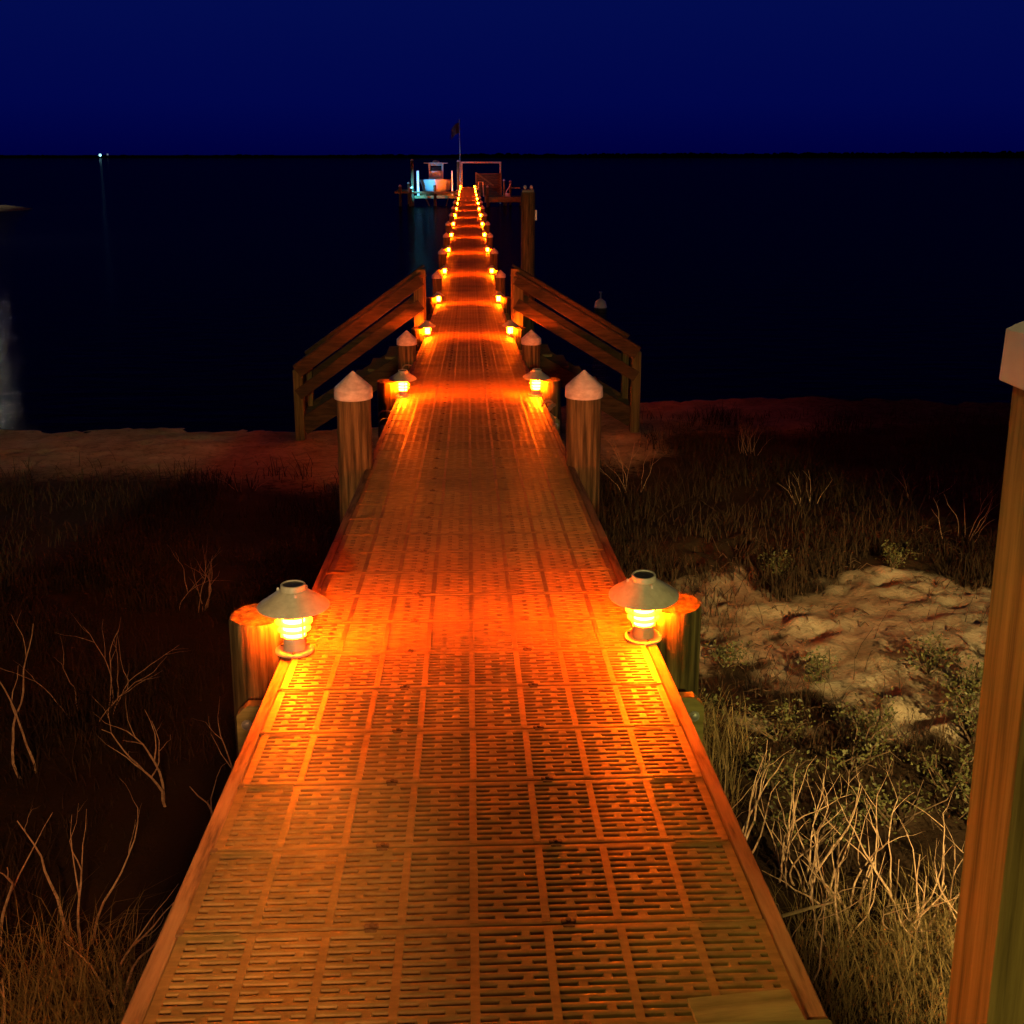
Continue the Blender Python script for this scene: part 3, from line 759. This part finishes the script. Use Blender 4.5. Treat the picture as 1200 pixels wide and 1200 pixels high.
# right: dense tangle
GR = 'bare branching shrubs right of the boardwalk'
for i in range(17):
    pr_ = random.Random(300+i); x = 1.15+1.05*((i*.618)%1)+pr_.uniform(-.05,.05); D = 3.45+1.05*((i*.377)%1)
    stalk_plant(x, D, pr_.uniform(.42,.72), 'pale bare twiggy shrub in the tangle right of the boardwalk', GR, 300+i, 4, .0062, .5, depth=2)
stalk_plant(1.42, 3.75, .68, 'tallest pale forked dead shrub in the tangle, with a level broken twig', GR, 77, 4, .0055, .2)
a = MB(); a.tube([(0,0,0),(.1,.0,.03),(.19,.0,.055)], [.006,.0055,.004], 6)
tag(a.build('broken_twig', M['twig'], None, True, (1.13, 3.45, gz(1.13,3.45)+.37)), 'straight pale broken twig lying level across the stems', 'twig')
tuft(1.5, 3.45, .38, .35, 1300, 'matted dry grass under the pale twigs at bottom right', 5, 'grass')
tuft(1.95, 3.6, .35, .32, 900, 'dry matted grass against the square post', 6, 'grass')
tuft(1.25, 5.5, .30, .36, 500, 'green-brown grass clump below the beam end on the right', 7, 'grass')
tuft(1.12, 4.9, .22, .30, 380, 'thin grass clump hugging the right rim board', 8, 'grass')
def leafy(x, D, r, h, label, seed, n_=420, ls=.018, grp='low leafy shrubs on the right dune'):
    pr_ = random.Random(seed); e = empty('leafy_shrub', (x, D, gz(x, D)-.02)); tag(e, label, 'shrub', grp)
    st = MB(); lf = MB(); tips = []
    for i in range(9):
        a = pr_.uniform(0, 6.28); l = pr_.uniform(.3,1)*r; p = [(0,0,0)]
        for t in (.35,.7,1): p.append((l*t*math.cos(a)+pr_.gauss(0,.02), l*t*math.sin(a)+pr_.gauss(0,.02), h*math.sin(t*1.4)*pr_.uniform(.7,1.05)))
        st.tube(p, [.005,.004,.003,.0015], 5); tips.append(p)
    for i in range(n_):
        p = pr_.choice(tips); t = pr_.uniform(.3, 1)*3; k_ = min(2, int(t)); f = t-k_
        c = Vector(p[k_]).lerp(Vector(p[k_+1]), f)+Vector((pr_.gauss(0,.035), pr_.gauss(0,.035), pr_.gauss(0,.03)))
        d = Vector((pr_.gauss(0,1), pr_.gauss(0,1), pr_.gauss(.4,.7))).normalized(); s_ = d.cross(Vector((pr_.gauss(0,1),pr_.gauss(0,1),pr_.gauss(0,1)))).normalized()
        L = ls*pr_.uniform(.7,1.6); w = L*.3
        lf.add([c, c+d*L*.5+s_*w, c+d*L, c+d*L*.5-s_*w], [(0,1,2,3)])
    st.build('stems', M['stem'], e, True); lf.build('foliage', M['leaf'], e)
SH = [(1.55,5.0,.3,.24),(2.0,5.15,.36,.26),(2.45,4.95,.32,.24),(1.75,5.6,.28,.2),(2.75,5.35,.3,.28),(1.3,5.8,.22,.2),(2.3,5.65,.26,.2),(2.05,4.65,.34,.25),(1.6,4.5,.3,.22),(2.5,4.5,.3,.25),(3.0,5.9,.26,.3),(1.28,6.6,.22,.24)]
SH += [(2.9,6.3,.22,.2),(3.4,6.0,.25,.25),(3.9,6.6,.25,.22),(2.2,6.4,.2,.16),(1.75,6.9,.2,.18),(3.5,5.4,.3,.3),(4.3,7.4,.25,.2),(2.6,8.6,.25,.2),(3.6,8.7,.22,.22),(1.5,7.6,.2,.2),(2.9,5.75,.2,.18)]
for i, (x, D, r, h) in enumerate(SH): leafy(x, D, r, h, 'low dark green shrub on the dune below the pale sand at right', 500+i)
# dune brush further out, individually countable clumps
GB = 'dim dune shrubs toward the beach'
br = random.Random(9)
for i in range(34):
    if i < 22: x, D = br.uniform(1.3, 6.5), br.uniform(9.2, 15.0)
    else: x, D = br.uniform(-6, -1.3), br.uniform(6.0, 13)
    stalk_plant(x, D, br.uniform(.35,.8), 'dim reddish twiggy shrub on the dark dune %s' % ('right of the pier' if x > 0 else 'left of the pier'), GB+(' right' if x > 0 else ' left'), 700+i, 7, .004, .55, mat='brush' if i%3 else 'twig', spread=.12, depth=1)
# ground cover of grass and litter, denser away from the bare sand
m_ = MB(); gr = random.Random(21); cnt = 0
while cnt < 62000:
    if gr.random() < .6: x, D = gr.uniform(-6, 8), gr.uniform(2.2, 9.5)
    else:
        x, D = gr.uniform(-14, 14), gr.uniform(8, 14.6)
        if x > 2.4: D = gr.uniform(8, 17.4)
    if abs(x) < .66 and D > 2: 
        if gr.random() < .7: continue
    s_ = sandmask(x, D); 
    if gr.random() < s_*.985: continue
    nn = noise.noise(Vector((x*1.1, D*1.1, 9)))
    if gr.random() > .55+nn*1.3: continue
    if x < 2.6 and D > 12.6+.5*math.sin(x) and gr.random() < .55+.4*(D > 13.6): continue
    tall = (.10+.20*max(0, nn+.2))*(1.2 if D > 9 else 1)
    if abs(x) < 1.2: tall *= .8
    if D < 5.2: tall *= .45
    if x > 0 and D < 5.2 and gr.random() < .5: continue
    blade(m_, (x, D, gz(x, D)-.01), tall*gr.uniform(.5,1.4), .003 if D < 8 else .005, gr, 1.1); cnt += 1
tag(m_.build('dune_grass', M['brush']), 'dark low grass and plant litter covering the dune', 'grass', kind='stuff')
# scattered debris on the bare sand
m_ = MB()
for i in range(900):
    x, D = gr.uniform(1.3, 5.2), gr.uniform(5, 9.8)
    if noise.noise(Vector((x*1.7, D*1.7, 31))) < -.05: continue
    a = gr.uniform(0, 3.14); L = gr.uniform(.02,.14); z = gz(x, D)+.006
    m_.tube([(x,D,z),(x+L*.5*math.cos(a), D+L*.5*math.sin(a), z+gr.uniform(0,.03)),(x+L*math.cos(a), D+L*math.sin(a), gz(x+L*math.cos(a),D+L*math.sin(a))+.004)], gr.uniform(.0015,.004), 4)
tag(m_.build('driftwood_litter', M['stem']), 'scattered dark twig litter on the pale sand', 'litter', kind='stuff')

# ------------------------------------------------------------------ light
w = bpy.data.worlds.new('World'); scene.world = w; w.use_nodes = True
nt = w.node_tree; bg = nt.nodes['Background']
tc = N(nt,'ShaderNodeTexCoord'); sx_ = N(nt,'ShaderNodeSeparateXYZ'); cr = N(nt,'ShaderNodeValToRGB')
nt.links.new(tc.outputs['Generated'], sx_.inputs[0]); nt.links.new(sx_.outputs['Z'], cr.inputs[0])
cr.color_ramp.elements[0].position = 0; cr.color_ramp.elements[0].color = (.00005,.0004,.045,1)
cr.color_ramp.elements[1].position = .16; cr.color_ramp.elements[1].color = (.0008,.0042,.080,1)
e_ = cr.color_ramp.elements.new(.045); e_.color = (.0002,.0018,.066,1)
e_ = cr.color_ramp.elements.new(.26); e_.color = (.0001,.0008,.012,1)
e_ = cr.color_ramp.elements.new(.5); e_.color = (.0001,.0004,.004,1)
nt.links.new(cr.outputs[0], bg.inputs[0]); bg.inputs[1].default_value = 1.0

def spot(name, loc, target, W, size, colr, blend=.6, rad=.12):
    l = bpy.data.lights.new(name, 'SPOT'); l.energy = W; l.spot_size = R(size); l.spot_blend = blend; l.color = colr; l.shadow_soft_size = rad
    o = bpy.data.objects.new(name, l); col.objects.link(o); o.location = loc
    o.rotation_euler = (Vector(target)-Vector(loc)).to_track_quat('-Z','Y').to_euler(); return o
spot('house_floodlight', (-.3,-7,5.4), (-.1, 24, 2.1), 2500, 19.5, (1,.76,.32), .3)
spot('beach_fill', (-3,-7,5.4), (-6.0, 17.6, .4), 5500, 13, (1,.74,.34), .5)  # unseen spot added to brighten the left beach
spot('sand_fill', (2.7,-4,5.2), (2.8, 5.6, .9), 9500, 22.5, (1,.65,.24), .75)  # added spot without a fixture, aimed at the bare sand on the right
spot('deck_fill_left', (-.7,2.9,7.2), (-.47, 2.3, 2.7), 130, 13, (1,.68,.22), .8, .1)  # spot added overhead for a pool of light on the near left deck
spot('deck_fill', (.1,3.0,7.3), (.0, 2.3, 2.8), 150, 40, (1,.60,.14), .7, .2)  # wider fill added above the near deck, no lamp hangs there
spot('stalk_fill', (.3,-2.5,4.9), (-1.75, 3.9, 1.6), 1200, 26, (1,.44,.15), .7, .2)  # unseen, added to pick out the dead stalks at left
spot('post_fill', (-2.2,.2,5.0), (.85, 1.52, 3.1), 170, 24, (1,.78,.2), .5, .2)  # added fill for the square post, no real source behind it
spot('piling_fill', (2.4,-3.5,4.8), (.88, 3.7, 2.2), 900, 12, (1,.85,.2), .6, .2)  # unseen spot added for the near right piling and beam end
spot('boat_light', (-4.70, 94.75, 1.56), (-3.4, 96.8, 1.6), 520, 120, (.05,.5,1.0), .4, .04)
spot('hull_fill', (-.80, 94.7, 1.75), (-2.2, 97.0, 1.6), 260, 90, (1,.20,.01), .5, .05)  # extra unseen spot added to strengthen the orange side of the hull
spot('spit_lamp', (-47.5, 90, 3.9), (-40, 89.5, .3), 6000, 80, (1,.85,.6), .5, .1)

# ------------------------------------------------------------------ camera
cam = bpy.data.cameras.new('camera'); co = bpy.data.objects.new('camera', cam); col.objects.link(co)
cam.sensor_width = 36; cam.lens = 1283/1200*36; cam.shift_y = -122/1200; cam.clip_end = 20000; cam.clip_start = .05
pitch = math.atan(297/1283)
co.location = (0, 0, 4.3); co.rotation_euler = (math.pi/2-pitch, 0, -R(2.28))
scene.camera = co
scene.render.engine = 'CYCLES'
scene.view_settings.view_transform = 'Standard'; scene.view_settings.look = 'None'
scene.view_settings.exposure = 0; scene.view_settings.gamma = 1
